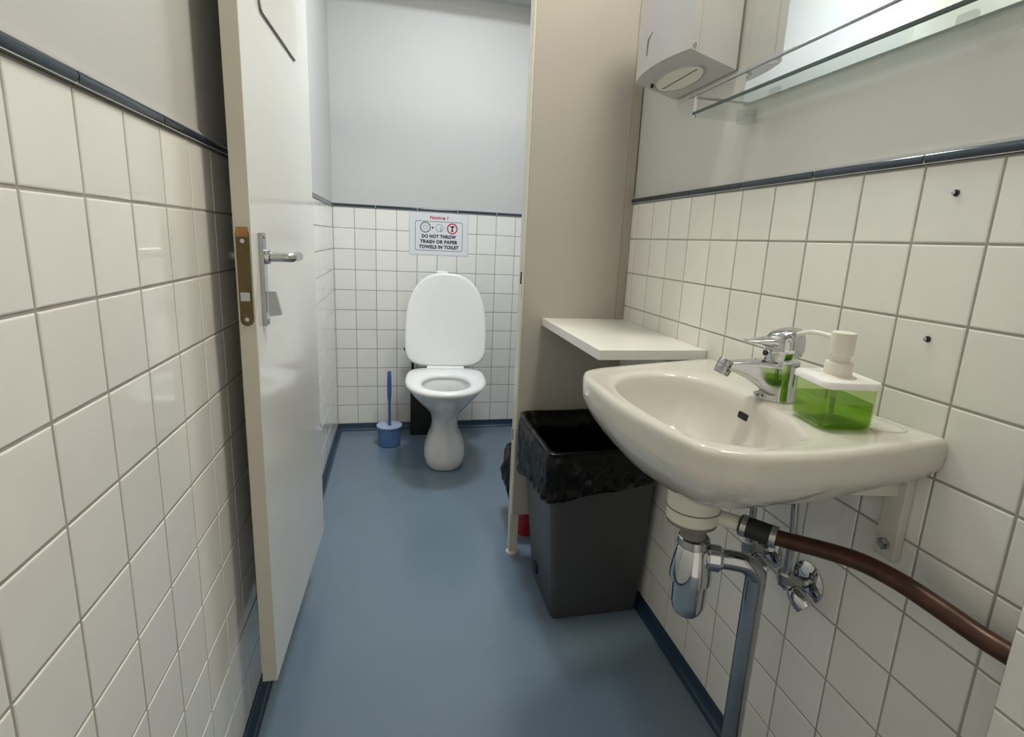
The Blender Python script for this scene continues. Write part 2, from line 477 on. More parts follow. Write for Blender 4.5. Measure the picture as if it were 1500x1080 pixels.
tk = loft([[Vector((x, 0.047+sgn*t, z)) for x, z in ((0.010, 0.905), (0.022, 0.905), (0.031, 0.868), (0.030, 0.864), (0.012, 0.862), (0.010, 0.870))] for sgn, t in ((-1, 0.005), (1, 0.005))])
obj('thumb_turn', tk, 'dullchrome', dr, local=True)
obj('outside_lever', tube(cr([(-0.026, 0.052, 0.965), (-0.040, 0.052, 0.965), (-0.047, 0.056, 0.965), (-0.048, 0.07, 0.965), (-0.048, 0.15, 0.965)], 6), 0.0085, 16), 'steel', dr, local=True, smooth=True)
for z in (0.4, 1.7):
    obj('hinge', tube([(-0.019, DL+0.008, z), (-0.019, DL+0.008, z+0.08)], 0.0075, 14), 'steel', dr, local=True, smooth=True)

# plate high on the door
sg = thing('door_sign', 'white rounded plate fixed high on the open toilet door', 'sign', (0.0665, 0.990, 0.0), rz=-math.atan2(0.019, 0.585))
pp = rrect(0.268, 1.375+0.105, 0.297, 0.21, 0.016, 0)
obj('plate', loft([[Vector((d, p.x, p.y)) for p in pp] for d in (0.0003, 0.0042)]), 'sign', sg, local=True)
pp2 = rrect(0.268, 1.375+0.105, 0.300, 0.213, 0.017, 0)
obj('shadow_rim', loft([[Vector((d, p.x, p.y)) for p in q] for q, d in ((pp2, 0.0002), (pp2, 0.003))]), 'inkgrey', sg, local=True)  # grey rim colours in the shadow line around the plate

# ---------------------------------------------------------------- shelf on the partition
sh = thing('wall_shelf', 'white laminate corner shelf between the partition and the tiled wall', 'shelf', (0.85, 1.32, 0.77))
obj('board', box(0.7205, W-0.0007, 1.080, PY-0.0005, 0.770, 0.7925, 0.0012), 'shelf', sh)
obj('support_batten', box(0.800, W-0.0012, 1.34, 1.365, 0.725, 0.7698, 0.001), 'shelf', sh)
obj('support_bracket', box(0.955, W-0.0012, 1.11, 1.34, 0.735, 0.7698, 0.001), 'batten', sh)

# ---------------------------------------------------------------- washbasin
def outline(pts, corners_closed, n=6):
    return cr(pts, n, closed=False)
OUT = [(W-0.001, 0.512, 0), (0.888, 0.4965, 0), (0.79, 0.4835, 0), (0.712, 0.483, 0), (0.665, 0.4935, 0), (0.632, 0.528, 0), (0.6135, 0.66, 0), (0.6125, 0.78, 0), (0.624, 0.90, 0), (0.658, 0.958, 0), (0.78, 1.004, 0), (0.95, 1.056, 0), (W-0.001, 1.064, 0)]
OUTP = cr(OUT, 6)
BOWL = [(0.655, 0.830, 0), (0.690, 0.892, 0), (0.750, 0.922, 0), (0.815, 0.912, 0), (0.848, 0.855, 0), (0.854, 0.770, 0), (0.840, 0.670, 0), (0.818, 0.590, 0), (0.790, 0.543, 0), (0.740, 0.525, 0), (0.682, 0.533, 0), (0.645, 0.580, 0), (0.637, 0.66, 0), (0.640, 0.75, 0)]
BOWLP = cr(BOWL, 6, closed=True)
BC = Vector((0.745, 0.735, 0))
def radial(poly, closed, ang):
    d = Vector((math.cos(ang), math.sin(ang), 0))
    best = 0
    m = len(poly)
    for i in range(m):
        a, b = poly[i]-BC, poly[(i+1) % m]-BC
        e = b-a
        den = d.x*e.y-d.y*e.x
        if abs(den) < 1e-12: continue
        t = (a.x*e.y-a.y*e.x)/den
        s = (a.x*d.y-a.y*d.x)/den
        if t > 0 and -1e-9 <= s <= 1+1e-9: best = max(best, t)
    return best
angs = set(2*math.pi*i/112 for i in range(112))
for c in (OUTP[0], OUTP[-1]): angs.add(math.atan2(c.y-BC.y, c.x-BC.x) % (2*math.pi))
angs = sorted(angs)
RO = [radial(OUTP, True, a) for a in angs]
RB = [radial(BOWLP, True, a) for a in angs]
def tiltz(p): return p.z+(0.765-p.y)*0.028
def ring(f, z):
    L = []
    for a, ro, rb in zip(angs, RO, RB):
        r = f(ro, rb)
        p = BC+Vector((math.cos(a)*r, math.sin(a)*r, z if not callable(z) else z(ro, rb)))
        p.x = min(p.x, W-0.001)
        p.z = tiltz(p); L.append(p)
    return L
DRN = Vector((0.758, 0.735, 0))
def dring(r, z):
    return [Vector((DRN.x+math.cos(a)*r, DRN.y+math.sin(a)*r, z)) for a in angs]
def mixr(k, z, r=0.034):
    A = ring(lambda ro, rb: ro, 0); B = dring(r, 0)
    L = []
    for p, q in zip(A, B):
        v = p.lerp(q, k); v.z = z; v.z = tiltz(v); L.append(v)
    return L
loops = [dring(0.036, 0.652), mixr(0.80, 0.656), mixr(0.58, 0.666), mixr(0.38, 0.682), mixr(0.22, 0.702), mixr(0.11, 0.720), mixr(0.05, 0.733), mixr(0.018, 0.742), mixr(0.004, 0.750),
         ring(lambda ro, rb: ro-0.0005, 0.758), ring(lambda ro, rb: ro, 0.772), ring(lambda ro, rb: ro-0.001, 0.780), ring(lambda ro, rb: ro-0.005, 0.786), ring(lambda ro, rb: ro-0.010, 0.7872),
         ring(lambda ro, rb: min(ro-0.012, max(rb+0.006, ro-0.022)), 0.7862),
         ring(lambda ro, rb: rb+0.35*max(0, ro-0.022-rb)+0.006, 0.7848),
         ring(lambda ro, rb: rb+0.005, 0.7846), ring(lambda ro, rb: rb, 0.7825), ring(lambda ro, rb: rb-0.005, 0.776), ring(lambda ro, rb: rb*0.95, 0.758), ring(lambda ro, rb: rb*0.88, 0.730), ring(lambda ro, rb: rb*0.76, 0.700), ring(lambda ro, rb: rb*0.58, 0.678), ring(lambda ro, rb: rb*0.36, 0.667),
         dring(0.032, 0.6635), dring(0.024, 0.660)]
sink = thing('washbasin', 'white porcelain washbasin mounted on the tiled wall', 'washbasin', (0.80, 0.765, 0.635))
from mathutils.bvhtree import BVHTree
_t = loft(loops); bmesh.ops.recalc_face_normals(_t, faces=_t.faces); SINKBVH = BVHTree.FromBMesh(_t); _t.free()
so = obj('bowl', loft(loops), 'china', sink, smooth=True, angle=50)
# overflow slot in the wall-side of the bowl
pp = rrect(0, 0, 0.030, 0.011, 0.003, 0)
_tgt = Vector((0.845, 0.742, 0.752))
OV, nrm, _i, _d = SINKBVH.ray_cast(Vector((0.745, 0.735, 0.775)), (_tgt-Vector((0.745, 0.735, 0.775))).normalized())
if nrm.x > 0: nrm = -nrm
ux = Vector((0, 1, 0)); ux = (ux-nrm*ux.dot(nrm)).normalized(); uz = nrm.cross(ux)
obj('overflow_slot', loft([[OV+ux*p.x+uz*p.y+nrm*d for p in pp] for d in (-0.004, 0.0006)]), 'dark', so)
obj('drain_ring', lathe([(0.012, 0.001), (0.030, 0.001), (0.032, 0.0035), (0.024, 0.004), (0.014, 0.002)], (DRN.x, DRN.y, 0.663), n=28), 'chrome', so, smooth=True)
# raised lip of the soap tray on the wall side
tr = cr([(0.905, 0.560, 0), (0.935, 0.545, 0), (0.958, 0.560, 0), (0.962, 0.60, 0), (0.955, 0.645, 0)], 6)
for p in tr: p.z = 0.7850; p.z = tiltz(p)
obj('tray_lip', tube(tr, 0.0035, 10), 'china', so, smooth=True)
# wall brackets under the basin
for y in (0.558, 0.985):
    b = obj('bracket', box(W-0.014, W-0.0008, y-0.016, y+0.016, 0.600, 0.742, 0.002), 'china', sink)
    bm = loft([[Vector((W-0.010, y+s, 0.732)), Vector((W-0.19, y+s, 0.722)), Vector((W-0.19, y+s, 0.712)), Vector((W-0.012, y+s, 0.695))] for s in (-0.004, 0.004)])
    obj('bracket_arm', bm, 'china', b)
    obj('bolt', lathe([(0.009, 0), (0.009, 0.005), (0.006, 0.007)], (W-0.014, y+0.0, 0.622), (-1, 0, 0), 6), 'steel', b)

# mixer tap
TX, TY, TZ = 0.888, 0.724, tiltz(Vector((0.9, 0.722, 0.7850)))
tap = thing('mixer_tap', 'chrome single lever mixer tap on the washbasin', 'tap', (TX, TY, TZ))
du = Vector((-0.985, 0.17, 0)).normalized(); dv = Vector((-du.y, du.x, 0))
def sec(u, zb, zt, wd, k=24, sq=2.6, lean=0.0):
    L = []
    for i in range(k):
        a = 2*math.pi*i/k
        c, s = math.cos(a), math.sin(a)
        x = math.copysign(abs(c)**(2/sq), c)*wd/2
        z = math.copysign(abs(s)**(2/sq), s)*(zt-zb)/2+(zt+zb)/2
        L.append(Vector((TX, TY, TZ))+du*(u+lean*(z))+dv*x+Vector((0, 0, z)))
    return L
body = lathe([(0.028, 0.0), (0.028, 0.004), (0.0265, 0.008), (0.026, 0.030), (0.026, 0.061), (0.0255, 0.064)], (TX, TY, TZ), n=36)
obj('body', body, 'chrome', tap, smooth=True)
sp = loft([sec(-0.010, 0.004, 0.0645, 0.050, sq=5), sec(0.014, 0.005, 0.0645, 0.048, sq=5), sec(0.026, 0.010, 0.0640, 0.044, sq=5), sec(0.042, 0.022, 0.0632, 0.038, sq=5), sec(0.060, 0.034, 0.0615, 0.031, sq=4.5), sec(0.078, 0.0415, 0.0598, 0.0265, sq=4), sec(0.088, 0.044, 0.0585, 0.0240, sq=4)])
so2 = obj('spout', sp, 'chrome', tap, smooth=True, angle=60)
ax = (du*0.42+Vector((0, 0, -1))).normalized()
ac = Vector((TX, TY, TZ))+du*0.0875+Vector((0, 0, 0.0605))
obj('aerator', lathe([(0.0115, 0.0), (0.0128, 0.002), (0.0128, 0.010), (0.0122, 0.0105), (0.0128, 0.012), (0.0128, 0.021), (0.0115, 0.024), (0.009, 0.024), (0.009, 0.020)], ac, ax, 24), 'dullchrome', so2, smooth=True)
# lever head
def hsec(z, r1, r2, off):
    return [Vector((TX, TY, TZ+z+0.22*r1*math.cos(2*math.pi*i/28)*-1))+du*(off+r1*math.cos(2*math.pi*i/28))+dv*(r2*math.sin(2*math.pi*i/28)) for i in range(28)]
hd = loft([hsec(0.0690, 0.0270, 0.0265, 0.0), hsec(0.078, 0.0295, 0.0285, 0.0), hsec(0.092, 0.0300, 0.0280, 0.001), hsec(0.103, 0.0280, 0.0255, 0.002), hsec(0.110, 0.0220, 0.020, 0.002), hsec(0.1135, 0.011, 0.010, 0.001)])
ho = obj('lever_head', hd, 'chrome', tap, smooth=True, angle=60)
lv = loft([sec(0.010, 0.080, 0.102, 0.044), sec(0.028, 0.084, 0.0995, 0.038), sec(0.044, 0.0880, 0.0965, 0.029), sec(0.057, 0.0900, 0.0945, 0.022), sec(0.064, 0.0912, 0.0940, 0.016)])
obj('lever', lv, 'chrome', ho, smooth=True, angle=60)
ip = Vector((TX, TY, TZ))+du*0.0280+Vector((0, 0, 0.0745))
obj('index_cap', lathe([(0.0070, 0.0), (0.0070, 0.0022), (0.006, 0.0028)], ip, du+Vector((0, 0, 0.25)), 20, sx=0.75), 'black', ho, smooth=True)
obj('popup_rod', tube([Vector((TX, TY, TZ))+du*0.022+Vector((0, 0, 0.012)), Vector((TX, TY, TZ))+du*0.037+Vector((0, 0, 0.006))], [0.0035, 0.005], 12), 'chrome', tap, smooth=True)

# soap pump bottle
SX, SY = 0.8765, 0.601
SZ = tiltz(Vector((SX, SY, 0.7852)))
sr = R(-11)
soap = thing('soap_bottle', 'square clear soap pump bottle with green liquid on the washbasin', 'soap dispenser', (SX, SY, SZ))
def sq(w_, d_, r_, z): return rrect(SX, SY, w_, d_, r_, SZ+z, sr)
bt = loft([sq(0.064, 0.074, 0.012, 0.0), sq(0.072, 0.082, 0.014, 0.003), sq(0.074, 0.084, 0.014, 0.010), sq(0.074, 0.084, 0.014, 0.0555)], cap1=True)
obj('bottle', bt, 'bottle', soap, smooth=True, angle=40)
lq = loft([sq(0.062, 0.072, 0.011, 0.0022), sq(0.069, 0.079, 0.012, 0.006), sq(0.0705, 0.0805, 0.0125, 0.012), sq(0.0705, 0.0805, 0.0125, 0.036)])
obj('liquid', lq, 'soap', soap, smooth=True, angle=40)
ld = loft([sq(0.076, 0.086, 0.014, 0.0558), sq(0.080, 0.090, 0.015, 0.0575), sq(0.080, 0.090, 0.015, 0.0625), sq(0.077, 0.087, 0.014, 0.0655)])
lo_ = obj('lid', ld, 'plastic', soap, smooth=True, angle=40)
obj('dip_tube', tube([(SX, SY, SZ+0.008), (SX, SY, SZ+0.055)], 0.003, 10), 'plast2', soap, smooth=True)
pu = lathe([(0.024, 0.0655), (0.019, 0.0675), (0.0175, 0.0685), (0.0175, 0.0835), (0.0165, 0.085), (0.0125, 0.0855), (0.0125, 0.095)], (SX, SY, SZ), n=28)
obj('collar', pu, 'plast2', soap, smooth=True)
ph = lathe([(0.0135, 0.094), (0.0150, 0.096), (0.0155, 0.1225), (0.0150, 0.1245), (0.0120, 0.1255)], (SX, SY, SZ), n=28)
po = obj('pump_head', ph, 'plast2', soap, smooth=True)
obj('nozzle', tube(cr([(SX-0.002, SY+0.012, SZ+0.116), (SX-0.006, SY+0.040, SZ+0.117), (SX-0.008, SY+0.055, SZ+0.1155), (SX-0.011, SY+0.072, SZ+0.110)], 6), [0.0036]*12+[0.003]*7, 10), 'plast2', po, smooth=True)

# ---------------------------------------------------------------- plumbing under the basin
trap = thing('bottle_trap', 'chrome bottle trap and waste pipe hanging under the washbasin', 'trap', (DRN.x, DRN.y, 0.40))
TC = (0.770, 0.735, 0)
obj('waste_cup', lathe([(0.040, 0.6505), (0.0435, 0.640), (0.043, 0.604), (0.0415, 0.602)], TC, n=36), 'plast2', trap, smooth=True)
obj('waste_ring', lathe([(0.0415, 0.6022), (0.0425, 0.600), (0.0425, 0.583), (0.038, 0.578), (0.024, 0.577)], TC, n=36), 'plast2', trap, smooth=True)
obj('gasket', lathe([(0.0420, 0.6012), (0.0438, 0.6020), (0.0438, 0.6036), (0.0420, 0.6044)], TC, n=36), 'grayplastic', trap, smooth=True)
obj('gasket', lathe([(0.030, 0.5745), (0.0405, 0.5755), (0.0405, 0.5785), (0.036, 0.580)], TC, n=36), 'grayplastic', trap, smooth=True)
obj('waste_branch', tube([(0.790, 0.726, 0.592), (0.826, 0.690, 0.590)], 0.0125, 18), 'plast2', trap, smooth=True)
obj('tailpiece', lathe([(0.021, 0.578), (0.021, 0.537)], (TC[0]+0.006, TC[1], 0), n=28), 'grayplastic', trap, smooth=True)
obj('slip_nut', lathe([(0.0225, 0.548), (0.026, 0.545), (0.027, 0.533), (0.0245, 0.530)], (TC[0]+0.009, TC[1], 0), n=28), 'dullchrome', trap, smooth=True)
obj('trap_body', lathe([(0.0245, 0.5305), (0.0265, 0.528), (0.031, 0.505), (0.0345, 0.482), (0.0345, 0.468), (0.031, 0.466)], (TC[0]+0.011, TC[1], 0), n=32), 'chrome', trap, smooth=True)
obj('trap_cup', lathe([(0.030, 0.4665), (0.0295, 0.464), (0.0285, 0.424), (0.0265, 0.412), (0.021, 0.4035), (0.012, 0.3985), (0.004, 0.3975)], (TC[0]+0.013, TC[1], 0), n=32), 'chrome', trap, smooth=True)
obj('outlet_nut', tube([(0.796, 0.722, 0.515), (0.801, 0.7195, 0.515), (0.815, 0.7125, 0.515), (0.820, 0.710, 0.515)], [0.018, 0.0225, 0.0225, 0.018], 20), 'chrome', trap, smooth=True)
obj('waste_pipe', tube(cr([(0.812, 0.714, 0.515), (0.834, 0.703, 0.516), (0.856, 0.694, 0.512), (0.870, 0.690, 0.496), (0.873, 0.690, 0.470), (0.873, 0.690, 0.25), (0.873, 0.690, 0.0005)], 8), 0.0165, 24), 'dullchrome', trap, smooth=True)

pipe = thing('copper_drain_pipe', 'bent brown copper pipe clamped to the washbasin waste and running into the tiled pier', 'pipe', (0.90, 0.5, 0.57))
obj('rubber_sleeve', tube(cr([(0.8275, 0.688, 0.5900), (0.842, 0.671, 0.5890), (0.862, 0.648, 0.5875)], 4), 0.0165, 20), 'rubber', pipe, smooth=True)
for a, b in (((0.8290, 0.6862, 0.590), (0.8345, 0.680, 0.5895)), ((0.857, 0.6535, 0.588), (0.863, 0.647, 0.5875))):
    cl = obj('hose_clamp', tube([a, b], 0.0176, 24), 'steel', pipe, smooth=True)
    c_ = (Vector(a)+Vector(b))/2
    obj('clamp_screw', tube([c_+Vector((-0.004, -0.004, -0.019)), c_+Vector((0.004, 0.003, -0.021))], 0.0045, 10), 'steel', cl, smooth=True)
obj('copper_tube', tube(cr([(0.860, 0.650, 0.5877), (0.875, 0.630, 0.5895), (0.893, 0.590, 0.5990), (0.910, 0.545, 0.6075), (0.926, 0.500, 0.6070), (0.940, 0.455, 0.6000), (0.952, 0.410, 0.5920), (0.956, 0.374, 0.5920), (0.957, 0.360, 0.592)], 8), 0.0125, 20), 'copper', pipe, smooth=True)

def stop_valve(y, z, label):
    t = thing('stop_valve', label, 'valve', (W-0.03, y, z-0.03), group='chrome stop valves under the washbasin')
    obj('escutcheon', lathe([(0.034, 0.0005), (0.034, 0.002), (0.027, 0.006), (0.012, 0.009)], (W-0.0005, y, z), (-1, 0, 0), 32), 'chrome', t, smooth=True)
    obj('valve_body', tube([(W-0.008, y, z), (W-0.048, y, z)], 0.0105, 18), 'dullchrome', t, smooth=True)
    obj('valve_nut', lathe([(0.013, -0.004), (0.014, 0.0), (0.014, 0.016), (0.012, 0.020)], (W-0.047, y, z+0.004), (0, 0, 1), 6), 'dullchrome', t)
    k = lathe([(0.010, 0.0), (0.0155, 0.008), (0.0175, 0.026), (0.0165, 0.032), (0.010, 0.034)], (W-0.036, y-0.006, z-0.006), (0.30, -0.75, -0.55), 20)
    obj('knob', k, 'chrome', t, smooth=True)
    obj('supply_tube', tube(cr([(W-0.047, y, z+0.020), (W-0.047, y+0.001, z+0.10), (W-0.052, y+0.004, z+0.17), (W-0.052, y+0.006, 0.668)], 6), 0.0062, 14), 'dullchrome', t, smooth=True)
stop_valve(0.690, 0.470, 'chrome stop valve with round rosette beside the tile under the copper pipe')
stop_valve(0.792, 0.470, 'chrome stop valve behind the black rubber pipe sleeve')

# screws left in the tiles
for y, z, lab in ((0.572, 1.117-0.02, 'screw plug left in the top row wall tile under the mirror'), (0.569, 0.912, 'screw plug left in the wall tile above the soap bottle')):
    t = thing('wall_screw', lab, 'screw', (W, y, z), group='screws left in the tiling')
    obj('plug', lathe([(0.0042, 0.0003), (0.0042, 0.0012), (0.003, 0.0016)], (W-0.0005, y, z), (-1, 0, 0), 16), 'rubber', t, smooth=True)
    obj('screw_head', lathe([(0.0026, 0.001), (0.0026, 0.004), (0.0012, 0.0045)], (W-0.0005, y+0.001, z), (-1, 0, 0), 12), 'dullchrome', t, smooth=True)

# ---------------------------------------------------------------- mirror, glass shelf, towel dispenser
MZ = 1.299
mi = thing('wall_mirror', 'frameless wall mirror above the washbasin', 'mirror', (W, 0.75, MZ))
obj('backing', box(W-0.0045, W+0.0028, 0.45, 1.053, MZ, 1.95), 'mirroredge', mi)
obj('silvered_face', box(W-0.0055, W-0.0046, 0.4505, 1.0525, MZ+0.0005, 1.9495), 'mirror', mi)
for y in (0.955, 0.60):
    obj('clip', box(W-0.0105, W-0.0005, y-0.012, y+0.012, MZ-0.006, MZ+0.010, 0.003), 'clear', mi)

gs = thing('glass_shelf', 'clear glass shelf with chrome gallery rail under the mirror', 'shelf', (0.91, 0.75, 1.268))
pp = rrect(0.9125, 0.745, 0.107, 0.610, 0.018, 0)
gl = obj('glass_plate', loft([[Vector((p.x, p.y, z)) for p in pp] for z in (1.2665, 1.2725)]), 'glass', gs)
obj('glass_edge', box(0.8565, 0.8592, 0.452, 1.038, 1.2668, 1.2722, 0.0008), 'glassedge', gl)
obj('gallery_rail', tube(cr([(W-0.001, 1.050, 1.303), (0.90, 1.050, 1.303), (0.868, 1.050, 1.303), (0.861, 1.046, 1.303), (0.858, 1.036, 1.303), (0.858, 0.74, 1.303), (0.858, 0.445, 1.303)], 6), 0.0027, 12), 'dullchrome', gs, smooth=True)
for y in (1.035, 0.46):
    obj('rail_post', tube([(0.860, y, 1.262), (0.860, y, 1.303)], 0.0030, 10), 'chrome', gs, smooth=True)
for y in (1.022, 0.47):
    obj('shelf_holder', box(0.952, W-0.001, y-0.014, y+0.014, 1.258, 1.284, 0.003), 'clear', gs)

td = thing('towel_dispenser', 'white paper towel dispenser mounted on the wall beside the mirror', 'dispenser', (0.92, 1.225, 1.38))
def dsec(y, grow=0.0):
    # section (x,z) of the case at y
    k = 1-((y-1.2245)/0.1305)**2
    xf = 0.868-0.020*k-grow
    return [(W-0.0040, 1.3755-grow), (W-0.0040, 1.76), (xf, 1.74), (xf, 1.403-grow+0.0*k)]
ys = [1.094+0.261*i/12 for i in range(13)]
loops = [[Vector((x, y, z)) for x, z in dsec(y)] for y in ys]
bm = loft(loops)
bmesh.ops.recalc_face_normals(bm, faces=bm.faces)
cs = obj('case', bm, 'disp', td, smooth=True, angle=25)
obj('shadow_gap_plate', box(W-0.0039, W+0.0028, 1.0965, 1.3525, 1.379, 1.757), 'grayplastic', td)  # dark inset plate added as the shadow line between case and wall
# oval outlet on the underside, following its slope
def under(x, y, d=0.0): return Vector((x, y, 1.3755+(W-x)*(1.403-1.3755)/(W-0.858)-d))
ov = lambda a, b, d: [under(0.918+a*math.cos(t), 1.232+b*math.sin(t), d) for t in [2*math.pi*i/40 for i in range(40)]]
obj('outlet_lip', loft([ov(0.034, 0.098, -0.001), ov(0.034, 0.098, 0.005), ov(0.0325, 0.096, 0.005), ov(0.0325, 0.096, -0.001)], closed=True), 'inkpale', cs, smooth=True)
pt = obj('outlet_panel', loft([ov(0.032, 0.0955, -0.001), ov(0.031, 0.094, 0.0042)]), 'plast2', cs)
obj('outlet_slit', loft([[under(x, y, d) for x, y in ((0.916, 1.15), (0.919, 1.15), (0.921, 1.31), (0.918, 1.31))] for d in (0.0, 0.0050)]), 'grayplastic', pt)
obj('lock_peg', tube([under(0.895, 1.318, -0.002), under(0.895, 1.318, 0.008)], 0.004, 10), 'black', cs)
# cover seam and screw on the near side
obj('cover_seam', box(0.886, 0.8875, 1.0932, 1.0945, 1.404, 1.74), 'inkpale', cs)
obj('cover_screw', lathe([(0.0035, 0), (0.0035, 0.0015), (0.002, 0.002)], (0.877, 1.094, 1.4115), (0, -1, 0), 14), 'steel', cs, smooth=True)
obj('refill_window', tube([(0.8495, 1.262, 1.435), (0.8485, 1.258, 1.466), (0.8490, 1.236, 1.476)], 0.0015, 8), 'grayplastic', cs)

# ---------------------------------------------------------------- grey waste bin with bag
bin_ = thing('waste_bin', 'tall dark grey plastic waste bin under the washbasin', 'bin', (0.835, 1.375, 0.0))
br = 0.0
def bl(k, z, gx=0.0, gy=0.0):      # k 0 bottom .. 1 top
    wd = 0.254+0.048*k; dp = 0.235+0.095*k
    cx = 0.835-0.0205*k; cy = 1.3675-0.0025*k
    return rrect(cx, cy, wd+gx, dp+gy, 0.015+0.010*k, z, br)
obj('body', loft([bl(0, 0.012, -0.012, -0.012), bl(0, 0.001, -0.006, -0.006), bl(0.01, 0.006), bl(0.5, 0.26), bl(1, 0.500), bl(1, 0.507, 0.006, 0.006), bl(1, 0.507, -0.004, -0.004), bl(0.5, 0.26, -0.006, -0.006), bl(0.05, 0.02, -0.008, -0.008)]), 'bin', bin_, smooth=True, angle=40)
obj('pedal_notch', box(0.698, 0.7065, 1.395, 1.425, 0.045, 0.075, 0.002), 'black', bin_)
def wav(i, n, s): return math.sin(i*2*math.pi/n*5+s)*0.5+math.sin(i*2*math.pi/n*11+s*2.3)*0.3+math.sin(i*2*math.pi/n*17+1.7*s)*0.2
from mathutils import noise as mnoise
def crinkle(p, k):
    a = abs(mnoise.noise(Vector((p.x*22, p.y*22, p.z*30+k))))+0.5*abs(mnoise.noise(Vector((p.x*55+3, p.y*55, p.z*60+k))))
    return a-0.25
def bagloop(base, amp, zamp, s, zfun=None, ymax=PY-0.006, cr_=0.0):
    L = []
    n = len(base)*8
    # even walk along the outline
    per = [0.0]
    for i in range(len(base)): per.append(per[-1]+(base[(i+1) % len(base)]-base[i]).length)
    cx = sum(p.x for p in base)/len(base); cy = sum(p.y for p in base)/len(base)
    j = 0
    for i in range(n):
        d_ = per[-1]*i/n
        while per[j+1] < d_: j += 1
        p = base[j].lerp(base[(j+1) % len(base)], (d_-per[j])/max(1e-9, per[j+1]-per[j]))
        d = Vector((p.x-cx, p.y-cy, 0)).normalized()
        q = p+d*(amp*wav(i, n, s)+cr_*crinkle(p, s))
        q.z += zamp*wav(i, n, s+1.3)+(zfun(q) if zfun else 0)
        q.x = min(q.x, W-0.004); q.y = min(q.y, ymax)
        L.append(q)
    return L
zf = lambda q: 0.022*(q.x-0.80)/0.14-0.040*max(0, (q.y-1.25)/0.25)*max(0, min(1, (0.80-q.x)/0.12))
bls = [bagloop(bl(0.78, 0.392, 0.016, 0.018), 0.003, 0.004, 0.3, zf)]
for i in range(14):
    k = i/13
    z = 0.398+0.104*k
    g = 0.030-0.008*k-0.012*max(0, k-0.8)/0.2
    bls.append(bagloop(bl(0.80+0.2*k, z, g, g+0.002), 0.003*(1-k), 0.004*(1-k), 0.3+k, (lambda q, k=k: zf(q)*(1-k)), cr_=0.020*(1-0.75*k)))
bls += [bagloop(bl(1, 0.509, 0.016, 0.016), 0.002, 0.001, 3.9, cr_=0.004), bagloop(bl(1, 0.513, 0.006, 0.006), 0.001, 0.0012, 4.2, cr_=0.003), bagloop(bl(1, 0.509, -0.012, -0.012), 0.001, 0.001, 4.4, cr_=0.002)]
for k, z, g in ((0.9, 0.46, -0.026), (0.8, 0.41, -0.030), (0.7, 0.36, -0.034), (0.6, 0.31, -0.040), (0.45, 0.23, -0.046), (0.3, 0.15, -0.06), (0.2, 0.08, -0.12)):
    bls.append(bagloop(bl(k, z, g, g), 0.003, 0.0, 5.0+k, cr_=0.012))
bag = loft(bls, cap0=False)
bg = tag(obj('bin_bag', bag, 'bag', smooth=True, angle=70), 'black plastic bag folded over the rim of the grey waste bin', 'bag')

# small red bin inside the cubicle
rb_ = thing('small_waste_bin', 'small red waste bin inside the cubicle behind the partition', 'bin', (0.80, 1.76, 0))
def rl(k, z, g=0.0): return rrect(0.805, 1.770, 0.19+0.03*k+g, 0.18+0.03*k+g, 0.04, z)
obj('body', loft([rl(0, 0.001), rl(1, 0.265), rl(1, 0.270, 0.006), rl(1, 0.268, -0.004), rl(0.1, 0.01, -0.008)]), 'red', rb_, smooth=True, angle=40)
Y2 = 2.2
b2 = loft([bagloop(rl(0.8, 0.145, 0.040), 0.006, 0.012, 0.2, None, Y2), bagloop(rl(0.85, 0.175, 0.050), 0.006, 0.008, 0.6, None, Y2, 0.02), bagloop(rl(0.9, 0.205, 0.036), 0.008, 0.004, 1.1, None, Y2, 0.02), bagloop(rl(0.95, 0.235, 0.034), 0.006, 0.004, 1.5, None, Y2, 0.02), bagloop(rl(1, 0.262, 0.026), 0.005, 0.002, 2.0, None, Y2), bagloop(rl(1, 0.278, 0.014), 0.002, 0.001, 2.4, None, Y2), bagloop(rl(1, 0.272, -0.014), 0.002, 0.001, 2.8, None, Y2), bagloop(rl(0.5, 0.15, -0.03), 0.006, 0, 4.0, None, Y2), bagloop(rl(0.2, 0.05, -0.08), 0.004, 0, 5.0, None, Y2)], cap0=False)
tag(obj('small_bin_bag', b2, 'bag', smooth=True, angle=70), 'black bag lining the small red bin behind the partition post', 'bag')

